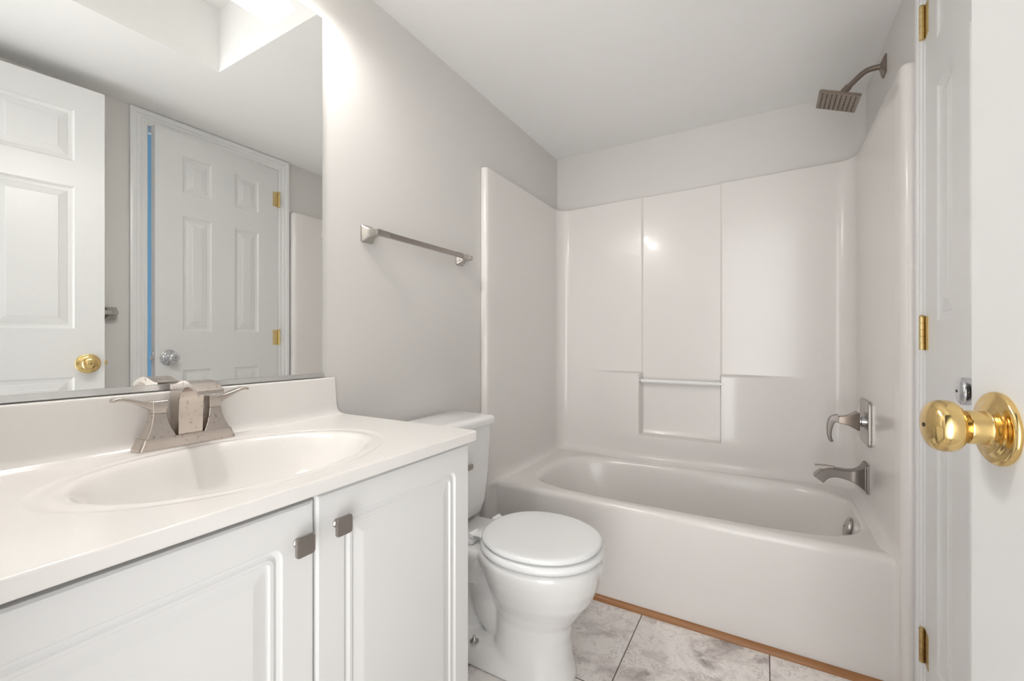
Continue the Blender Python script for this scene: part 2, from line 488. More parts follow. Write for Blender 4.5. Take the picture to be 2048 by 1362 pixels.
def hinge(zc, mt, label):
    hh = 0.046
    yk, xk = wid2 + 0.0025, -0.0075
    bm = B()
    box(bm, -0.0015, 0.0005, wid2 - 0.036, wid2 + 0.002, zc - hh, zc + hh, 0.0005, 1)
    o = link_mesh('hinge', bm, mt, d2, local=True)
    o['label'] = label
    bm = B()
    n = 5
    for k in range(n):
        z0 = zc - hh + 2 * hh * k / n + 0.0007
        z1 = zc - hh + 2 * hh * (k + 1) / n - 0.0007
        lathe(bm, [(0.0058, 0), (0.0063, 0.0006), (0.0063, z1 - z0 - 0.0006), (0.0058, z1 - z0)], (xk, yk, z0), (0, 0, 1), 20)
    lathe(bm, [(0.0050, 0), (0.0050, 2 * hh)], (xk, yk, zc - hh), (0, 0, 1), 12)
    lathe(bm, [(0.0052, 0), (0.0064, 0.001), (0.005, 0.004), (0.002, 0.0055)], (xk, yk, zc + hh), (0, 0, 1), 20)
    link_mesh('hinge_knuckle', bm, mt, o, local=True)
hinge(1.925, M['brass_hinge'], 'satin brass hinge near the door top')
hinge(1.068, M['brass_hinge'], 'satin brass hinge at mid height')
hinge(0.204, M['brass_worn'], 'tarnished brass hinge near the floor')

# ---------------------------------------------------------------- mirror
mi = thing('wall_mirror', 'large frameless wall mirror above the vanity sink', 'mirror', (0, 0.4, 0.953))
bm = B(); box(bm, 0.0015, 0.0065, FRONT + 0.004, 0.821, 0.9585, 2.008, 0.0012, 2)
link_mesh('mirror_glass', bm, M['mirror'], mi, smooth=0)
bm = B()
ch = [(0.0005, 0.9535), (0.0115, 0.9535), (0.0115, 0.9655), (0.0085, 0.9655), (0.0085, 0.9575), (0.0005, 0.9575)]
extrude_poly(bm, ch, lambda x, z: (x, FRONT + 0.003, z), lambda x, z: (x, 0.8225, z))
link_mesh('bottom_channel', bm, M['aluminium'], mi)['label'] = 'thin aluminium channel holding the glass'

# ---------------------------------------------------------------- vanity
VY0, VY1 = FRONT + 0.006, 0.8715
ZC = 0.840
va = thing('vanity_cabinet', 'white two door vanity cabinet under the sink top', 'cabinet', (0.25, 0.4, 0.0))
bm = B()
box(bm, 0.002, 0.478, VY0, VY0 + 0.016, 0.0, ZC - 0.024)
box(bm, 0.002, 0.478, VY1 - 0.016, VY1, 0.0, ZC - 0.024)
box(bm, 0.002, 0.460, VY0 + 0.016, VY1 - 0.016, 0.095, 0.111)
box(bm, 0.400, 0.415, VY0 + 0.016, VY1 - 0.016, 0.0, 0.095)
box(bm, 0.002, 0.012, VY0 + 0.016, VY1 - 0.016, 0.111, ZC - 0.024)
box(bm, 0.460, 0.478, VY0 + 0.016, VY1 - 0.016, ZC - 0.070, ZC - 0.024)
box(bm, 0.460, 0.478, VY0 + 0.016, VY1 - 0.016, 0.095, 0.135)
box(bm, 0.460, 0.478, 0.425, 0.471, 0.135, ZC - 0.070)
link_mesh('carcass', bm, M['thermofoil'], va, smooth=0)
def vanity_door(y0, y1, z0, z1, ky, kz):
    xb, xf = 0.4785, 0.5000
    cy, cz, a, b = (y0 + y1) / 2, (z0 + z1) / 2, (y1 - y0) / 2, (z1 - z0) / 2
    seq = [(0.0, xb, 0.001), (0.0, xf - 0.006, 0.001), (0.0015, xf - 0.0025, 0.002), (0.005, xf, 0.004),
           (0.054, xf, 0.020), (0.0565, xf - 0.0035, 0.019), (0.061, xf - 0.0050, 0.016), (0.064, xf - 0.0040, 0.014), (0.067, xf - 0.0018, 0.012),
           (0.072, xf - 0.0018, 0.008), (0.074, xf - 0.0050, 0.006), (0.078, xf - 0.0055, 0.004), (0.096, xf - 0.0015, 0.003), (0.099, xf - 0.0008, 0.003)]
    bm = B()
    loft(bm, [[(x, cy + p[0], cz + p[1]) for p in rrect(a - i, b - i, r, 8)] for i, x, r in seq])
    d = link_mesh('cabinet_door', bm, M['thermofoil'], va, smooth=25)
    bm = B()
    lathe(bm, [(0.0075, 0), (0.0075, 0.002), (0.0052, 0.0045), (0.0050, 0.013), (0.0075, 0.017)], (xf - 0.0002, ky, kz), (1, 0, 0), 24)
    rings = []
    for s, x, r in ((0.0085, 0.0150, 0.004), (0.0145, 0.0170, 0.005), (0.0158, 0.0185, 0.0055), (0.0158, 0.0215, 0.0055), (0.0148, 0.0232, 0.005), (0.008, 0.0240, 0.003)):
        rings.append([(xf + x, ky + p[0], kz + p[1]) for p in rrect(s, s, r, 5)])
    loft(bm, rings)
    link_mesh('knob', bm, M['nickel'], d)['label'] = 'square brushed nickel knob'
vanity_door(VY0 + 0.002, 0.4462, 0.118, 0.8035, 0.416, 0.745)
vanity_door(0.4490, VY1 - 0.001, 0.118, 0.8085, 0.487, 0.750)

# countertop with integral oval basin
vt = thing('vanity_sink', 'off white cultured marble vanity top with integral oval sink', 'sink', (0.26, 0.4, ZC - 0.024))
bm = B()
NA = 192
bx, by = 0.287, 0.455
X0, X1, Y0, Y1 = 0.003, 0.5235, FRONT + 0.002, 0.8785
def rect_pt(t, x0, x1, y0, y1, rc=0.012):
    c, s = math.cos(t), math.sin(t)
    k = min([((x1 if c > 0 else x0) - bx) / c if abs(c) > 1e-9 else 1e9, ((y1 if s > 0 else y0) - by) / s if abs(s) > 1e-9 else 1e9])
    px, py = bx + c * k, by + s * k
    # round the free front right corner
    if px > x1 - rc and py > y1 - rc:
        d = Vector((px - (x1 - rc), py - (y1 - rc)))
        if d.length > rc: d = d.normalized() * rc
        px, py = x1 - rc + d.x, y1 - rc + d.y
    return px, py
ts = [2 * PI * k / NA for k in range(NA)]
for cx_, cy_ in ((X1, Y1), (X1, Y0), (X0, Y1), (X0, Y0)):
    ts.append(math.atan2(cy_ - by, cx_ - bx) % (2 * PI))
for e_ in (-0.02, -0.012, -0.006, 0.006, 0.012, 0.02):
    ts.append((math.atan2(Y1 - by, X1 - bx) + e_) % (2 * PI))
ts = sorted(set(ts))
EA, EB = 0.170, 0.243      # basin half axes at the lip (x, y)
prof = [(0.06, -0.128), (0.25, -0.126), (0.45, -0.118), (0.62, -0.100), (0.75, -0.076), (0.84, -0.052), (0.905, -0.029), (0.945, -0.0155), (0.975, -0.0075), (1.0, -0.0032), (1.03, -0.0012), (1.06, -0.0010), (1.10, -0.0020), (1.14, -0.0020)]
rings = []
for s, z in prof:
    ex = min(1.0, s)
    rings.append([(bx + EA * s * math.cos(t_), by + EB * s * math.sin(t_), ZC + z) for t_ in [math.atan2(math.sin(t) * EA, math.cos(t) * EB) for t in ts]])
def clampring(s, z):
    out = []
    for t in ts:
        te = math.atan2(math.sin(t) * EA, math.cos(t) * EB)
        px, py = bx + EA * s * math.cos(te), by + EB * s * math.sin(te)
        qx, qy = rect_pt(t, X0, X1, Y0, Y1)
        if (px - bx) ** 2 + (py - by) ** 2 > 0.98 * ((qx - bx) ** 2 + (qy - by) ** 2):
            px, py = bx + 0.985 * (qx - bx), by + 0.985 * (qy - by)
        out.append((px, py, ZC + z))
    return out
rings[-2:] = [clampring(1.10, -0.0019), clampring(1.14, -0.0019)]
rings.append(clampring(1.165, -0.0004))
rings.append(clampring(1.185, 0.0))
for ins, z in ((0.0045, 0.0), (0.0022, -0.0008), (0.0006, -0.0028), (0.0, -0.0055), (0.0, -0.0195), (0.001, -0.0225), (0.003, -0.0238)):
    rings.append([(*rect_pt(t, X0 + min(ins, .001), X1 - ins, Y0 + min(ins, .001), Y1 - ins), ZC + z) for t in ts])
loft(bm, rings, True, False)
# underside ring (hollow below so that the bowl clears the cabinet)
link_mesh('countertop', bm, M['marble'], vt, smooth=40)
bm = B()
rings = []
for z, xf, y1 in ((0.0, 0.0350, 0.8775), (0.0015, 0.0325, 0.8735), (0.004, 0.0300, 0.8695), (0.009, 0.0270, 0.8650), (0.016, 0.0245, 0.8615), (0.030, 0.0232, 0.8590), (0.104, 0.0212, 0.8560), (0.1085, 0.0198, 0.8548), (0.1105, 0.0165, 0.852)):
    y1 = min(y1, Y1 - 0.0006) if z < 0.003 else min(y1, Y1 - 0.0004)
    r = 0.004
    ring = [(0.003, FRONT + 0.004), (xf, FRONT + 0.004)]
    for k in range(5):
        a_ = PI / 2 * k / 4
        ring.append((xf - r + r * math.cos(a_), y1 - r + r * math.sin(a_)))
    ring += [(0.003, y1)]
    rings.append([(p[0], p[1], ZC + z) for p in ring])
loft(bm, rings)
link_mesh('backsplash', bm, M['marble'], vt, smooth=40)
bm = B(); lathe(bm, [(0.030, 0), (0.030, 0.002), (0.024, 0.004), (0.022, 0.002), (0.0, 0.0015)], (bx, by, ZC - 0.1275), (0, 0, 1), 32)
link_mesh('drain', bm, M['nickel'], vt)

# ---------------------------------------------------------------- basin faucet
FX, FY = 0.0580, 0.4525
fa = thing('basin_faucet', 'spotted brushed nickel two handle faucet behind the sink', 'faucet', (FX, FY, ZC))
bm = B()
rings = []
for z, a, b, r in ((0.0, 0.0225, 0.0895, 0.006), (0.003, 0.0225, 0.0895, 0.006), (0.006, 0.0222, 0.0880, 0.006), (0.013, 0.0216, 0.0845, 0.005), (0.0215, 0.0212, 0.0815, 0.004), (0.0235, 0.0206, 0.0800, 0.004)):
    rings.append([(FX + p[0], FY + p[1], ZC + 0.0002 + z) for p in rrect(a, b, r, 4)])
loft(bm, rings)
link_mesh('base_plate', bm, M['nickel_worn'], fa)
zb = ZC + 0.0236
# arched ribbon spout
top = catmull([(0.036, 0, 0.9672), (0.048, 0, 0.9675), (0.064, 0, 0.9702), (0.084, 0, 0.9755), (0.104, 0, 0.9772), (0.124, 0, 0.9742), (0.142, 0, 0.9672), (0.158, 0, 0.9590)], 5)
bot = catmull([(0.158, 0, 0.9520), (0.144, 0, 0.9590), (0.130, 0, 0.9635), (0.115, 0, 0.9650), (0.100, 0, 0.9615), (0.087, 0, 0.9520), (0.0785, 0, 0.9360), (0.0757, 0, 0.915), (0.0750, 0, 0.890), (0.0745, 0, zb)], 4)
bm = B()
outl = [(p.x, p.z) for p in top] + [(p.x, p.z) for p in bot] + [(0.036, zb), (0.036, 0.90), (0.036, 0.94)]
extrude_poly(bm, outl, lambda x, z: (x, FY - 0.0215 - 0.002 * smooth01((x - 0.09) / 0.05), z), lambda x, z: (x, FY + 0.0235 + 0.002 * smooth01((x - 0.09) / 0.05), z), 0.0012)
link_mesh('spout', bm, M['nickel_worn'], fa, smooth=30)
for sg in (-1, 1):
    hyc = FY + sg * 0.0515
    bm = B()
    rings = []
    for z, a, b in ((0.0, 0.0200, 0.0256), (0.006, 0.0188, 0.0235), (0.016, 0.0165, 0.0190), (0.028, 0.0140, 0.0155), (0.040, 0.0125, 0.0133), (0.0485, 0.0120, 0.0124)):
        rings.append([(FX + p[0], hyc + p[1], zb + z) for p in rrect(a, b, 0.0025, 3)])
    loft(bm, rings)
    hb = link_mesh('handle_base', bm, M['nickel_worn'], fa, smooth=30)
    bm = B()
    rings = []
    for z, a in ((0.0490, 0.0112), (0.0492, 0.0119), (0.060, 0.0122), (0.0700, 0.0124), (0.0722, 0.0122)):
        rings.append([(FX + p[0], hyc + p[1], zb + z) for p in rrect(a, a * 1.03, 0.002, 3)])
    loft(bm, rings)
    tp_ = catmull([(-0.0126, 0.0738, 0), (0.006, 0.0736, 0), (0.022, 0.0750, 0), (0.042, 0.0790, 0), (0.062, 0.0842, 0), (0.076, 0.0862, 0), (0.086, 0.0836, 0)], 5)
    bt_ = catmull([(-0.0126, 0.0560, 0), (0.006, 0.0540, 0), (0.022, 0.0610, 0), (0.040, 0.0700, 0), (0.060, 0.0766, 0), (0.076, 0.0796, 0), (0.0868, 0.0785, 0)], 5)
    rings = []
    for i, (p, q_) in enumerate(zip(tp_, bt_)):
        f = i / (len(tp_) - 1)
        hx_ = 0.0122 - 0.0030 * math.sin(min(1, f * 1.6) * PI / 2) + 0.001 * f
        zc_, hz = (p.y + q_.y) / 2, (p.y - q_.y) / 2
        rings.append([(FX + q[0], hyc + sg * (0.5 * (p.x + q_.x) if p.x < 0.0126 else 0.0126 + (0.5 * (p.x + q_.x) - 0.0126) * 0.82), zb + zc_ + q[1]) for q in rrect(hx_, hz, min(0.0022, hz * 0.6), 3)])
    loft(bm, rings)
    link_mesh('lever', bm, M['nickel_worn'], hb, smooth=40)

# ---------------------------------------------------------------- vanity light
vl = thing('vanity_light', 'lit vanity wall light with square white glass shades above mirror', 'lamp', (0.0, 0.415, 2.02))
bm = B(); box(bm, 0.0015, 0.022, 0.135, 0.695, 2.115, 2.215, 0.006, 3)
link_mesh('back_plate', bm, M['nickel_bright'], vl)
LZ = 2.028
for yc in (0.115, 0.415, 0.715):
    bm = B()
    tube(bm, catmull([(0.020, yc, 2.165), (0.075, yc, 2.190), (0.120, yc, 2.190), (0.134, yc, 2.178), (0.134, yc, 2.150)], 6), 0.0085, 16)
    lathe(bm, [(0.022, 0), (0.024, 0.004), (0.024, 0.026), (0.012, 0.032)], (0.134, yc, 2.132), (0, 0, 1), 24)
    link_mesh('arm', bm, M['nickel_bright'], vl)
    bm = B()
    rings = []
    for dz, a in ((0.112, 0.010), (0.112, 0.034), (0.104, 0.040), (0.070, 0.0475), (0.030, 0.0555), (0.009, 0.0605), (0.0065, 0.0655), (0.0, 0.0655), (0.0, 0.0615), (0.006, 0.0575), (0.030, 0.0520), (0.070, 0.0440), (0.103, 0.0365), (0.108, 0.030), (0.108, 0.010)):
        rings.append([(0.134 + p[0] * 0.93, yc + p[1], LZ + dz) for p in rrect(a, a, 0.006, 3)])
    loft(bm, rings, False, False)
    sh = link_mesh('shade', bm, M['shade'], vl)
    bm = B()
    lathe(bm, [(0.0, 0), (0.012, 0.002), (0.021, 0.009), (0.0245, 0.020), (0.022, 0.032), (0.014, 0.046), (0.012, 0.062)], (0.134, yc, LZ + 0.036), (0, 0, 1), 24)
    link_mesh('bulb', bm, M['bulb'], sh)
    ld = bpy.data.lights.new('bulb_light', 'POINT')
    ld.energy = BULB_W[yc]
    ld.color = (1.0, 0.965, 0.93)
    ld.shadow_soft_size = 0.03
    lo = bpy.data.objects.new('bulb_light', ld)
    C.objects.link(lo)
    lo.location = (0.134, yc, LZ + 0.012)

# ---------------------------------------------------------------- towel bars
def towel_bar(x0, sx, ya, yb, z, label):
    """x0 wall plane, sx direction into the room"""
    t = thing('towel_bar', label, 'towel bar', (x0, (ya + yb) / 2, z - 0.03), group='brushed nickel towel bars')
    for yc, s in ((ya, 1), (yb, -1)):
        bm = B()
        rings = []
        for x, a, b in ((0.0005, 0.0255, 0.0285), (0.004, 0.0255, 0.0285), (0.008, 0.0235, 0.0262), (0.016, 0.0185, 0.0205), (0.026, 0.0140, 0.0150), (0.036, 0.0118, 0.0122), (0.044, 0.0115, 0.0108), (0.060, 0.0115, 0.0100), (0.0625, 0.0105, 0.009)):
            rings.append([(x0 + sx * x, yc + p[0], z + p[1]) for p in rrect(a, b, min(a, b) * 0.28, 5)])
        loft(bm, rings)
        ys_ = sorted((yc + s * 0.008, yc + s * 0.046))
        box(bm, *sorted((x0 + sx * 0.0465, x0 + sx * 0.0612)), ys_[0], ys_[1], z - 0.0098, z + 0.0098, 0.0015, 2)
        link_mesh('post', bm, M['nickel_bright'], t, smooth=30)
    bm = B()
    box(bm, *sorted((x0 + sx * 0.0475, x0 + sx * 0.0602)), ya + 0.0445, yb - 0.0445, z - 0.0088, z + 0.0088, 0.0015, 2)
    link_mesh('bar', bm, M['nickel'], t)
    return t
towel_bar(0.0, 1, 0.990, 1.490, 1.408, 'brushed nickel towel bar on wall between the mirror and tub surround')
towel_bar(W, -1, 0.330, 0.805, 1.188, 'nickel towel bar half hidden behind open entry door, seen in mirror')

# ---------------------------------------------------------------- tub and shower unit
tu = thing('bathtub_shower_unit', 'glossy white one piece bathtub with moulded shower wall surround', 'bathtub', (0.762, 2.1, 0.0))
XL, XR, YB = 0.033, 1.479, 2.470
RIM = 0.400
YF = 1.722
BD = 0.056
def bulge(x, z):
    """projection of the moulded back wall towards the room"""
    d = 0.0
    e = 0.006
    inmid = smooth01((x - 0.534 + e) / (2 * e)) * smooth01((0.934 + e - x) / (2 * e))
    if x < 0.534: b = BD * smooth01((x - 0.19) / 0.34)
    elif x > 0.934: b = BD * smooth01((1.31 - x) / 0.37)
    else: b = BD
    fz = smooth01((0.888 - z) / 0.012)
    nf = smooth01((z - 0.535) / 0.012) * inmid         # niche: nothing there above the ledge
    d += b * fz * (1 - nf)
    d *= 0.55 + 0.45 * smooth01((z - 0.40) / 0.16)
    d -= 0.009 * inmid * smooth01((z - 0.545) / 0.02)
    return d
us = []
# plan path of the surround: left flange, left panel, fillet, back, fillet, right panel, right flange
def path():
    P = []
    P += [(0.0015, 1.652), (0.010, 1.6505), (0.020, 1.651), (0.027, 1.654), (0.0315, 1.660), (XL, 1.669)]
    P += [(XL, 1.669 + (2.400 - 1.669) * k / 10) for k in range(1, 11)]
    r = 0.070
    P += [(XL + r - r * math.cos(t), YB - r + r * math.sin(t)) for t in [PI / 2 * k / 10 for k in range(1, 11)]]
    xs = []
    def dense(a, b, s):
        n_ = max(1, int(round((b - a) / s)))
        return [a + (b - a) * k / n_ for k in range(1, n_ + 1)]
    xs += dense(XL + r, 0.522, 0.02) + dense(0.522, 0.546, 0.0015) + dense(0.546, 0.922, 0.02) + dense(0.922, 0.946, 0.0015) + dense(0.946, XR - r, 0.02)
    P += [(x, None) for x in xs]
    P += [(XR - r + r * math.sin(t), YB - r + r * math.cos(t)) for t in [PI / 2 * k / 10 for k in range(1, 11)]]
    P += [(XR, 2.400 - (2.400 - 1.712) * k / 10) for k in range(1, 11)]
    P += [(XR + 0.002, 1.702), (XR + 0.007, 1.694), (XR + 0.015, 1.689), (XR + 0.026, 1.687), (XR + 0.036, 1.688), (W - 0.0015, 1.690)]
    return P
PP = path()
def ztop(x): return 1.856 + 0.026 * x / W
zs = [0.385, 0.392, 0.400, 0.408, 0.420, 0.44, 0.47, 0.50, 0.52] + [0.532 + 0.0015 * k for k in range(16)] + [0.57, 0.62, 0.67, 0.72, 0.77, 0.82, 0.86, 0.872] + [0.875 + 0.001 * k for k in range(15)] + [0.90, 0.95, 1.05, 1.2, 1.4, 1.6, 1.75, 1.83]
def fil(z):               # fillet where wall meets the tub deck
    r = 0.035
    h = z - 0.4003
    if h >= r: return 0.0
    h = max(h, 0.0)
    return r - math.sqrt(max(0, r * r - (r - h) ** 2))
bm = B()
rings = []
inner_of = []
for k, (x, y) in enumerate(PP):
    inner_of.append(5 < k < len(PP) - 6)
def surf(k, z):
    x, y = PP[k]
    f = fil(z)
    if y is None:
        return (x, YB - bulge(x, z) - f, z)
    if not inner_of[k]:
        return (x, y, z)
    # inside fillets and side panels: push along the inward plan normal
    a = Vector((PP[k - 1][0], PP[k - 1][1] if PP[k - 1][1] is not None else YB)); b_ = Vector((PP[k + 1][0], PP[k + 1][1] if PP[k + 1][1] is not None else YB))
    t = (b_ - a).normalized(); nrm = Vector((t.y, -t.x))
    if y < 1.80: f *= smooth01((y - 1.70) / 0.08)
    yy = y - (bulge(x, z) if y > YB - 0.001 else 0)
    return (x + nrm.x * f, yy + nrm.y * f, z)
zlow = {True: zs}
for z in zs:
    rings.append([surf(k, z) for k in range(len(PP))])
# top edge turned over to the wall
nP = len(PP)
def wallpt(k):
    x, y = PP[k]
    if k < 6: return (0.0015, 1.652)
    if k > nP - 7: return (W - 0.0015, 1.690)
    if y is None: return (x, D - 0.0015)
    cx_, cy_ = 0.762, 2.05
    if y < YB - 0.069: return (0.0015, y) if x < 0.7 else (W - 0.0015, y)
    return ((0.0015 + (x - XL) * 0.9, D - 0.0015 - (YB - y) * 0.9) if x < 0.7 else (W - 0.0015 - (XR - x) * 0.9, D - 0.0015 - (YB - y) * 0.9))
for fr, dz in ((0.0, 0.006), (0.04, 0.002), (0.15, 0.0), (1.0, 0.0)):
    ring = []
    for k in range(nP):
        s = surf(k, 1.8)
        wx, wy = wallpt(k)
        zt = ztop(s[0]) - dz
        if k > nP - 13:                       # rounded top corner of the right flange
            q = max(0, (k - (nP - 7)) / 6.0)
            zt -= 0.028 * q * q
        if k < 6:
            zt -= 0.010 * (1 - k / 6) ** 2
        ring.append((s[0] + (wx - s[0]) * fr, s[1] + (wy - s[1]) * fr, zt))
    rings.append(ring)
loft(bm, rings, False, False, closed=False)
# flanges carry on beside the apron down to the floor
for ks in (range(0, 9), range(nP - 9, nP)):
    ks = list(ks)
    loft(bm, [[(surf(k, 0.5)[0], surf(k, 0.5)[1], z) for k in ks] for z in (0.0, 0.06, 0.385)], False, False, closed=False)
wallo = link_mesh('shower_wall_panel', bm, M['fiberglass'], tu, smooth=50)

# tub: rim, basin and apron
bm = B()
NT = 160
cxo, cyo = 0.785, 2.098
T = []
def ring_sup(cx, cy, a, b, n, z):
    out = []
    for k in range(NT):
        t = 2 * PI * k / NT
        tt = math.atan2(b * math.sin(t), a * math.cos(t))
        px, py = sup(a, b, n, tt)
        out.append((cx + px, cy + py, z))
    return out
TB_ = [(0.82, 2.10, 0.02, 0.008, 2, 0.066), (0.82, 2.10, 0.44, 0.19, 3.0, 0.068), (0.82, 2.10, 0.485, 0.225, 3.2, 0.078), (0.818, 2.10, 0.515, 0.248, 3.4, 0.10),
      (0.812, 2.10, 0.548, 0.266, 3.6, 0.16), (0.806, 2.10, 0.592, 0.283, 3.7, 0.25), (0.798, 2.10, 0.621, 0.296, 3.8, 0.33), (0.794, 2.10, 0.630, 0.304, 3.8, 0.366),
      (0.791, 2.10, 0.636, 0.310, 3.9, 0.385), (0.786, 2.10, 0.641, 0.317, 4.0, 0.3950), (0.786, 2.10, 0.652, 0.325, 4.0, 0.3993), (0.785, 2.10, 0.660, 0.331, 4.2, 0.4003)]
TB = [(x, 2.10 - 0.008 - 0.010 * max(0, (z - 0.1) / 0.3), a, b * 0.955, n_, z) for x, y, a, b, n_, z in TB_]
rings = [ring_sup(*p) for p in TB]
def rect_ring(x0, x1, y0, y1, z):
    out = []
    cx, cy = 0.785, 2.082
    for k in range(NT):
        t = 2 * PI * k / NT
        px, py = sup(0.660, 0.316, 4.2, math.atan2(0.316 * math.sin(t), 0.660 * math.cos(t)))
        kx = ((x1 if px > 0 else x0) - cx) / px if abs(px) > 1e-9 else 1e9
        ky = ((y1 if py > 0 else y0) - cy) / py if abs(py) > 1e-9 else 1e9
        m_ = min(kx, ky)
        out.append((cx + px * m_, cy + py * m_, z))
    return out
rings.append(rect_ring(XL - 0.003, XR + 0.003, YF + 0.026, YB + 0.003, 0.4003))
loft(bm, rings, True, False)
tub = link_mesh('tub_basin', bm, M['fiberglass'], tu, smooth=60)
bm = B()
ap = [(YF + 0.0275, 0.4003), (YF + 0.018, 0.3992), (YF + 0.009, 0.3958), (YF + 0.003, 0.3895), (YF + 0.0005, 0.381), (YF, 0.372), (YF + 0.0006, 0.30), (YF + 0.0012, 0.16), (YF + 0.001, 0.135), (YF - 0.0005, 0.115), (YF - 0.002, 0.09), (YF - 0.0022, 0.0)]
nx = 40
x0_, x1_ = XL - 0.003, XR + 0.003
rings = []
for k in range(nx + 1):
    f = k / nx
    # small inside fillets against both flanges
    x = x0_ + (x1_ - x0_) * f
    e = min(x - x0_, x1_ - x)
    g = 0.014 * max(0, 1 - e / 0.014) ** 2
    rings.append([(x, y - g * (1 if z < 0.39 else 0.4), z) for y, z in ap])
xsx = [x0_ + v for v in (0, 0.003, 0.007, 0.012)] + [x0_ + 0.02 + (x1_ - x0_ - 0.04) * k / 30 for k in range(31)] + [x1_ - v for v in (0.012, 0.007, 0.003, 0)]
rings = []
for x in xsx:
    e = min(x - x0_, x1_ - x)
    g = 0.016 * max(0, 1 - e / 0.016) ** 2
    rings.append([(x, y - g * (1 if z < 0.39 else 0.3), z) for y, z in ap])
loft(bm, rings, False, False, closed=False)
link_mesh('apron', bm, M['fiberglass'], tu, smooth=60)
bm = B()
tube(bm, [(0.5355, 2.437, 0.838), (0.932, 2.437, 0.838)], 0.0108, 20)
gb = link_mesh('grab_bar', bm, M['acrylic'], tu)
gb['label'] = 'clear acrylic grab bar across the niche'
for xc, sx in ((0.5305, 1), (0.9385, -1)):
    bm = B()
    lathe(bm, [(0.0125, 0), (0.0125, 0.005), (0.0105, 0.0065)], (xc, 2.437, 0.838), (sx, 0, 0), 24)
    link_mesh('bar_cap', bm, M['chrome'], gb)

# ---------------------------------------------------------------- tub fittings
PY = 2.190
sv = thing('shower_valve', 'nickel shower valve with curved lever on square plate above tub spout', 'valve', (XR, PY, 0.652))
bm = B()
rings = []
zc = 0.738
for x, a, r in ((0.0003, 0.0855, 0.014), (0.004, 0.0865, 0.014), (0.009, 0.0860, 0.014), (0.0115, 0.0835, 0.013), (0.0122, 0.072, 0.010)):
    rings.append([(XR - x, PY + p[0], zc + p[1]) for p in rrect(a, a, r, 5)])
loft(bm, rings)
pl = link_mesh('valve_plate', bm, M['nickel_bright'], sv, smooth=30)
bm = B()
lathe(bm, [(0.022, 0.0115), (0.022, 0.020), (0.017, 0.021), (0.017, 0.034)], (XR, PY, zc), (-1, 0, 0), 32)
link_mesh('valve_stem', bm, M['chrome'], sv)
bm = B()
rings = []
for x, a, b in ((0.028, 0.034, 0.0340), (0.031, 0.035, 0.0355), (0.045, 0.0275, 0.0280), (0.060, 0.0215, 0.0205), (0.076, 0.0175, 0.0160), (0.091, 0.0155, 0.0135)):
    rings.append([(XR - x, PY + p[0], zc + 0.002 + p[1]) for p in rrect(a, b, 0.003, 3)])
loft(bm, rings)
hd = link_mesh('valve_handle', bm, M['bronze'], sv, smooth=30)
bm = B()
pth = catmull([(0.0915, 0, 0.0045), (0.108, 0, 0.001), (0.1165, 0, -0.012), (0.1215, 0, -0.036), (0.1225, 0, -0.062), (0.1185, 0, -0.083), (0.112, 0, -0.091)], 5)
rings = []
for i, p in enumerate(pth):
    f = i / (len(pth) - 1)
    t = (pth[min(i + 1, len(pth) - 1)] - pth[max(i - 1, 0)]).normalized()
    nv = Vector((t.z, 0, -t.x))
    hw, hh = 0.0145 * (1 - 0.25 * f), 0.0115 * (1 - f) ** 1.5 + 0.0052
    rings.append([(XR - (p.x + nv.x * q[1]), PY + q[0], zc + 0.002 + p.z + nv.z * q[1]) for q in rrect(hw, hh, 0.003, 3)])
loft(bm, rings)
link_mesh('lever', bm, M['nickel_dark'], hd, smooth=40)

SZ = 0.520
ts_ = thing('tub_spout', 'nickel tub filler spout jutting over the bathtub below the valve', 'faucet', (XR, PY, 0.462))
bm = B()
rings = []
for x, a, z0, z1 in ((0.0003, 0.043, -0.058, 0.054), (0.008, 0.043, -0.058, 0.054), (0.010, 0.040, -0.054, 0.051)):
    rings.append([(XR - x, PY + p[0], SZ + (z0 + z1) / 2 + p[1]) for p in rrect(a, (z1 - z0) / 2, 0.004, 3)])
loft(bm, rings)
link_mesh('wall_flange', bm, M['nickel_dark'], ts_, smooth=30)
bm = B()
up = catmull([(0.010, 0, 0.050), (0.020, 0, 0.036), (0.036, 0, 0.026), (0.062, 0, 0.020), (0.098, 0, 0.021), (0.128, 0, 0.020), (0.148, 0, 0.010), (0.166, 0, -0.006), (0.1755, 0, -0.018)], 5)
dn = catmull([(0.010, 0, -0.053), (0.020, 0, -0.042), (0.036, 0, -0.030), (0.062, 0, -0.0185), (0.092, 0, -0.0125), (0.112, 0, -0.0140), (0.127, 0, -0.0210), (0.138, 0, -0.0330), (0.1435, 0, -0.0410)], 5)
rings = []
n = len(up)
for i, (u, d) in enumerate(zip(up, dn)):
    f = i / (n - 1)
    hw = 0.039 * (1 - smooth01(f / 0.35)) + 0.0215 * smooth01(f / 0.35) + 0.003 * smooth01((f - 0.5) / 0.5)
    c = 0.0025
    e = (d - u).normalized() * c
    P = [u + Vector((0, -hw + c, 0)), u + Vector((0, hw - c, 0)), u + e + Vector((0, hw, 0)), d - e + Vector((0, hw, 0)), d + Vector((0, hw - c, 0)), d + Vector((0, -hw + c, 0)), d - e + Vector((0, -hw, 0)), u + e + Vector((0, -hw, 0))]
    rings.append([(XR - p.x, PY + p.y, SZ + p.z) for p in P])
loft(bm, rings)
link_mesh('spout', bm, M['nickel_dark'], ts_, smooth=35)
bm = B()
extrude_poly(bm, [(0.104, 0.0212), (0.124, 0.0200), (0.140, 0.0130), (0.150, 0.0125), (0.170, 0.0205), (0.1705, 0.0265), (0.130, 0.0290), (0.104, 0.0268)], lambda x, z: (XR - x, PY - 0.011, SZ + z), lambda x, z: (XR - x, PY + 0.011, SZ + z), 0.0015)
link_mesh('diverter', bm, M['nickel'], ts_, smooth=30)

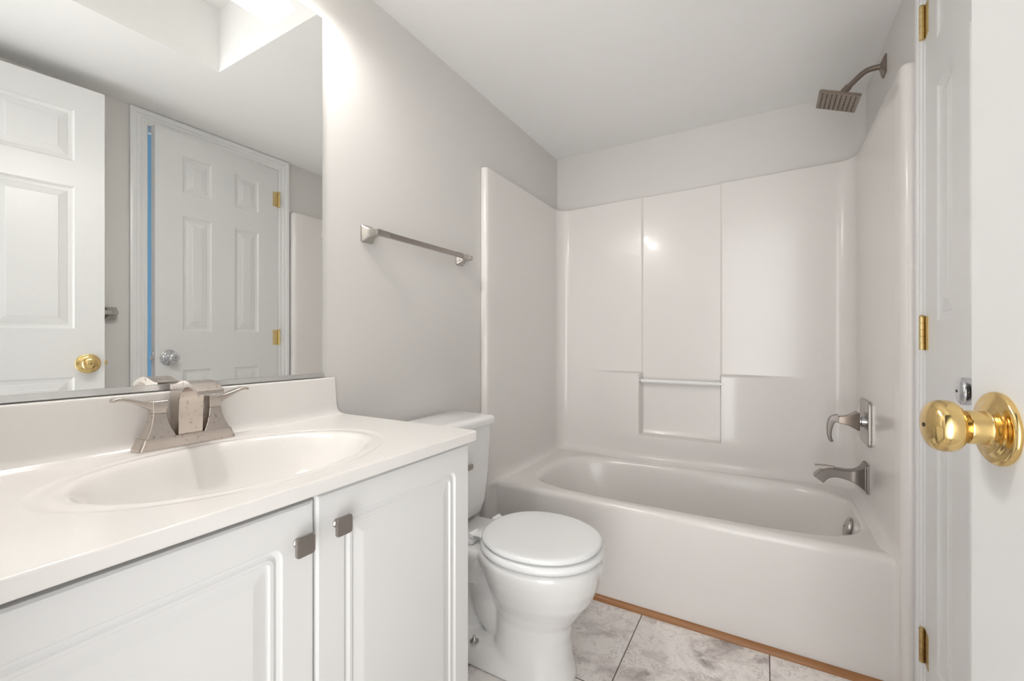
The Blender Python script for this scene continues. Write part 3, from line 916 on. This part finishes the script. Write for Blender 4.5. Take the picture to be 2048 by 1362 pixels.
ovf = thing('overflow_plate', 'small round nickel overflow plate inside the tub end', 'overflow cover', (1.392, 2.13, 0.29))
ovo = Vector((1.4125, 2.13, 0.328)); ova = Vector((-1, 0, 0.30)).normalized()
bm = B()
lathe(bm, [(0.034, -0.001), (0.039, 0.0), (0.0395, 0.004), (0.037, 0.009), (0.028, 0.0125), (0.012, 0.014), (0.0, 0.0142)], ovo, ova, 40)
link_mesh('cover', bm, M['nickel_bright'], ovf)
bm = B(); lathe(bm, [(0.0028, 0), (0.0028, 0.0015)], ovo + ova * 0.0138, ova, 12)
link_mesh('screw', bm, M['dark'], ovf)

shw = thing('showerhead', 'square aged nickel shower head on bent arm above the surround', 'shower head', (1.377, 2.14, 1.95))
bm = B()
rings = []
for x, a, b in ((0.0005, 0.0285, 0.0345), (0.004, 0.0285, 0.0345), (0.009, 0.022, 0.026), (0.014, 0.0125, 0.0135), (0.016, 0.011, 0.011)):
    rings.append([(W - x, 2.14 + p[0], 2.104 + p[1]) for p in rrect(a, b, 0.004, 3)])
loft(bm, rings)
link_mesh('wall_flange', bm, M['bronze'], shw, smooth=30)
bm = B()
tube(bm, [(1.518, 2.14, 2.105)] + catmull([(1.485, 2.14, 2.106), (1.468, 2.14, 2.102), (1.452, 2.14, 2.092), (1.438, 2.14, 2.080)], 6) + [(1.412, 2.14, 2.056)], 0.0102, 20)
link_mesh('shower_arm', bm, M['bronze'], shw)
al = math.radians(22.5)
e1 = Vector((math.cos(al), 0, -math.sin(al))); e2 = Vector((0, 1, 0)); nu = Vector((math.sin(al), 0, math.cos(al)))
hc = Vector((1.377, 2.14, 2.005))
bm = B()
rings = []
for h, a in ((0.0, 0.0685), (0.0004, 0.0700), (0.009, 0.0700), (0.011, 0.0685), (0.0150, 0.040), (0.020, 0.018), (0.026, 0.0135)):
    rings.append([hc + nu * h + e1 * p[0] + e2 * p[1] for p in rrect(a, a, 0.004, 3)])
loft(bm, rings)
hd = link_mesh('spray_plate', bm, M['bronze'], shw, smooth=30)
bm = B()
a_ = hc + nu * 0.024
b_ = Vector((1.412, 2.14, 2.056))
tube(bm, [a_, a_ + (b_ - a_) * 0.25, a_ + (b_ - a_) * 0.3, a_ + (b_ - a_) * 0.9, b_ + (b_ - a_) * 0.1], [0.0105, 0.0105, 0.0135, 0.0135, 0.0125], 20)
link_mesh('swivel_nut', bm, M['bronze'], shw)
nozz = None
for i in range(8):
    for j in range(8):
        p = hc + e1 * (-0.056 + 0.016 * i) + e2 * (-0.056 + 0.016 * j)
        if nozz is None:
            bm = B()
            lathe(bm, [(0.0028, 0.0), (0.0026, 0.0018), (0.0014, 0.0026), (0.0012, 0.0016)], p, -nu, 10)
            nozz = link_mesh('nozzle', bm, M['rubber'], hd); p0 = p
        else:
            c = nozz.copy(); C.objects.link(c); c.parent = hd; c.location = p - p0

# ---------------------------------------------------------------- toilet
TY = 1.258
to = thing('toilet', 'white china toilet with closed lid between vanity and bathtub', 'toilet', (0.42, TY, 0.0))
bm = B()
def egg(cx, af, ab, b, z, n=48, e=2.15):
    out = []
    for k in range(n):
        t = 2 * PI * k / n
        c, s = math.cos(t), math.sin(t)
        a = af if c > 0 else ab
        r = (abs(c / a) ** e + abs(s / b) ** e) ** (-1 / e)
        out.append((cx + r * c, TY + r * s, z))
    return out
# bowl and front column
loft(bm, [egg(*p) for p in ((0.470, 0.150, 0.130, 0.108, 0.001), (0.470, 0.150, 0.130, 0.108, 0.02), (0.468, 0.140, 0.125, 0.100, 0.06), (0.470, 0.132, 0.118, 0.094, 0.12), (0.474, 0.135, 0.118, 0.096, 0.175), (0.482, 0.155, 0.135, 0.110, 0.215), (0.492, 0.180, 0.165, 0.136, 0.262), (0.498, 0.195, 0.185, 0.158, 0.31), (0.500, 0.204, 0.200, 0.172, 0.35), (0.500, 0.207, 0.210, 0.178, 0.376), (0.500, 0.204, 0.208, 0.176, 0.3885), (0.500, 0.190, 0.195, 0.160, 0.394))])
# foot plate reaching back to the wall side
loft(bm, [[(0.315 + p[0], TY + p[1], z) for p in rrect(a, b, r, 8)] for z, a, b, r in ((0.001, 0.195, 0.108, 0.06), (0.035, 0.195, 0.108, 0.06), (0.052, 0.188, 0.100, 0.055), (0.066, 0.170, 0.080, 0.05))])
# rear deck under the tank
loft(bm, [[(0.205 + p[0], TY + p[1], z) for p in rrect(a, b, r, 8)] for z, a, b, r in ((0.24, 0.09, 0.075, 0.05), (0.30, 0.125, 0.095, 0.05), (0.345, 0.150, 0.118, 0.05), (0.372, 0.160, 0.126, 0.05), (0.386, 0.158, 0.124, 0.05))])
# trapway, a fat S shaped channel bulging from both sides
tp = catmull([(0.430, TY, 0.160), (0.385, TY, 0.125), (0.335, TY, 0.150), (0.295, TY, 0.225), (0.255, TY, 0.265), (0.215, TY, 0.235), (0.190, TY, 0.150), (0.185, TY, 0.040)], 6)
tube(bm, tp, [(0.052, 0.086)] * len(tp), 24)
bowl = link_mesh('bowl', bm, M['porcelain'], to)
rm = bowl.modifiers.new('blend', 'REMESH'); rm.mode = 'VOXEL'; rm.voxel_size = 0.0055; rm.use_smooth_shade = True
sm = bowl.modifiers.new('soften', 'SMOOTH'); sm.factor = 0.6; sm.iterations = 7
# tank
bm = B()
TX = 0.112
rings = []
for z, x1, b, r in ((0.3875, 0.150, 0.100, 0.03), (0.396, 0.178, 0.130, 0.04), (0.412, 0.192, 0.150, 0.045), (0.450, 0.198, 0.163, 0.042), (0.560, 0.204, 0.173, 0.040), (0.700, 0.209, 0.182, 0.038), (0.738, 0.210, 0.183, 0.037)):
    x0 = 0.022
    rings.append([((x0 + x1) / 2 + p[0], TY + p[1], z) for p in rrect((x1 - x0) / 2, b, r, 8)])
loft(bm, rings)
tank = link_mesh('tank', bm, M['porcelain'], to, smooth=50)
bm = B()
rings = []
for z, x1, b, r in ((0.7385, 0.214, 0.186, 0.034), (0.741, 0.219, 0.192, 0.034), (0.757, 0.221, 0.194, 0.034), (0.766, 0.218, 0.191, 0.034), (0.7715, 0.208, 0.180, 0.030), (0.773, 0.18, 0.15, 0.02)):
    x0 = 0.016 if z < 0.77 else 0.03
    rings.append([((x0 + x1) / 2 + p[0] + (0.010 * (1 - (p[1] / b) ** 2) if p[0] > 0 else 0), TY + p[1], z) for p in rrect((x1 - x0) / 2, b, r, 8)])
loft(bm, rings)
link_mesh('tank_lid', bm, M['porcelain'], to, smooth=50)
bm = B()
lathe(bm, [(0.014, 0), (0.014, 0.004), (0.010, 0.008), (0.0095, 0.016)], (0.2045, 1.150, 0.612), (1, 0, 0), 24)
rings = []
for y, a, b in ((1.140, 0.004, 0.008), (1.148, 0.0055, 0.0105), (1.200, 0.0050, 0.0095), (1.250, 0.0052, 0.0098), (1.270, 0.0050, 0.0100), (1.2735, 0.0040, 0.0085)):
    rings.append([(0.2235 + p[0], y, 0.609 + p[1]) for p in rrect(a, b, 0.003, 3)])
loft(bm, rings)
link_mesh('flush_lever', bm, M['nickel'], to)['label'] = 'nickel flush lever on the tank front'
# seat ring and lid
def slab(bm, cx, af, ab, b, zs_):
    loft(bm, [egg(cx, af - i, ab - i, b - i, z, 64, 2.12) for i, z in zs_])
bm = B()
slab(bm, 0.500, 0.209, 0.192, 0.184, [(0.014, 0.3965), (0.004, 0.3985), (0.0, 0.406), (0.002, 0.4135), (0.009, 0.4185), (0.020, 0.4198)])
link_mesh('seat', bm, M['seat'], to, smooth=60)
bm = B()
slab(bm, 0.497, 0.203, 0.184, 0.177, [(0.014, 0.4228), (0.004, 0.4240), (0.0, 0.430), (0.0015, 0.4355), (0.008, 0.4395), (0.018, 0.4410), (0.06, 0.4418), (0.12, 0.4422)])
link_mesh('lid', bm, M['seat'], to, smooth=60)
for sg in (-1, 1):
    bm = B()
    box(bm, 0.268, 0.300, TY + sg * 0.072 - 0.022, TY + sg * 0.072 + 0.022, 0.3875, 0.402, 0.004, 2)
    lathe(bm, [(0.0075, -0.020), (0.0095, -0.018), (0.0095, 0.018), (0.0075, 0.020)], (0.290, TY + sg * 0.072, 0.417), (0, 1, 0), 20)
    box(bm, 0.288, 0.345, TY + sg * 0.072 - 0.016, TY + sg * 0.072 + 0.016, 0.416, 0.4235, 0.003, 2)
    box(bm, 0.282, 0.296, TY + sg * 0.072 - 0.014, TY + sg * 0.072 + 0.014, 0.400, 0.414, 0.002, 1)
    link_mesh('seat_hinge', bm, M['seat'], to)
for sg in (-1, 1):
    bm = B()
    lathe(bm, [(0.0145, 0), (0.0145, 0.003), (0.008, 0.006), (0.006, 0.012), (0.0035, 0.020), (0.0, 0.0215)], (0.300, TY + sg * 0.083, 0.0665), (0, 0, 1), 20)
    link_mesh('floor_bolt', bm, M['nickel_bright'], to)
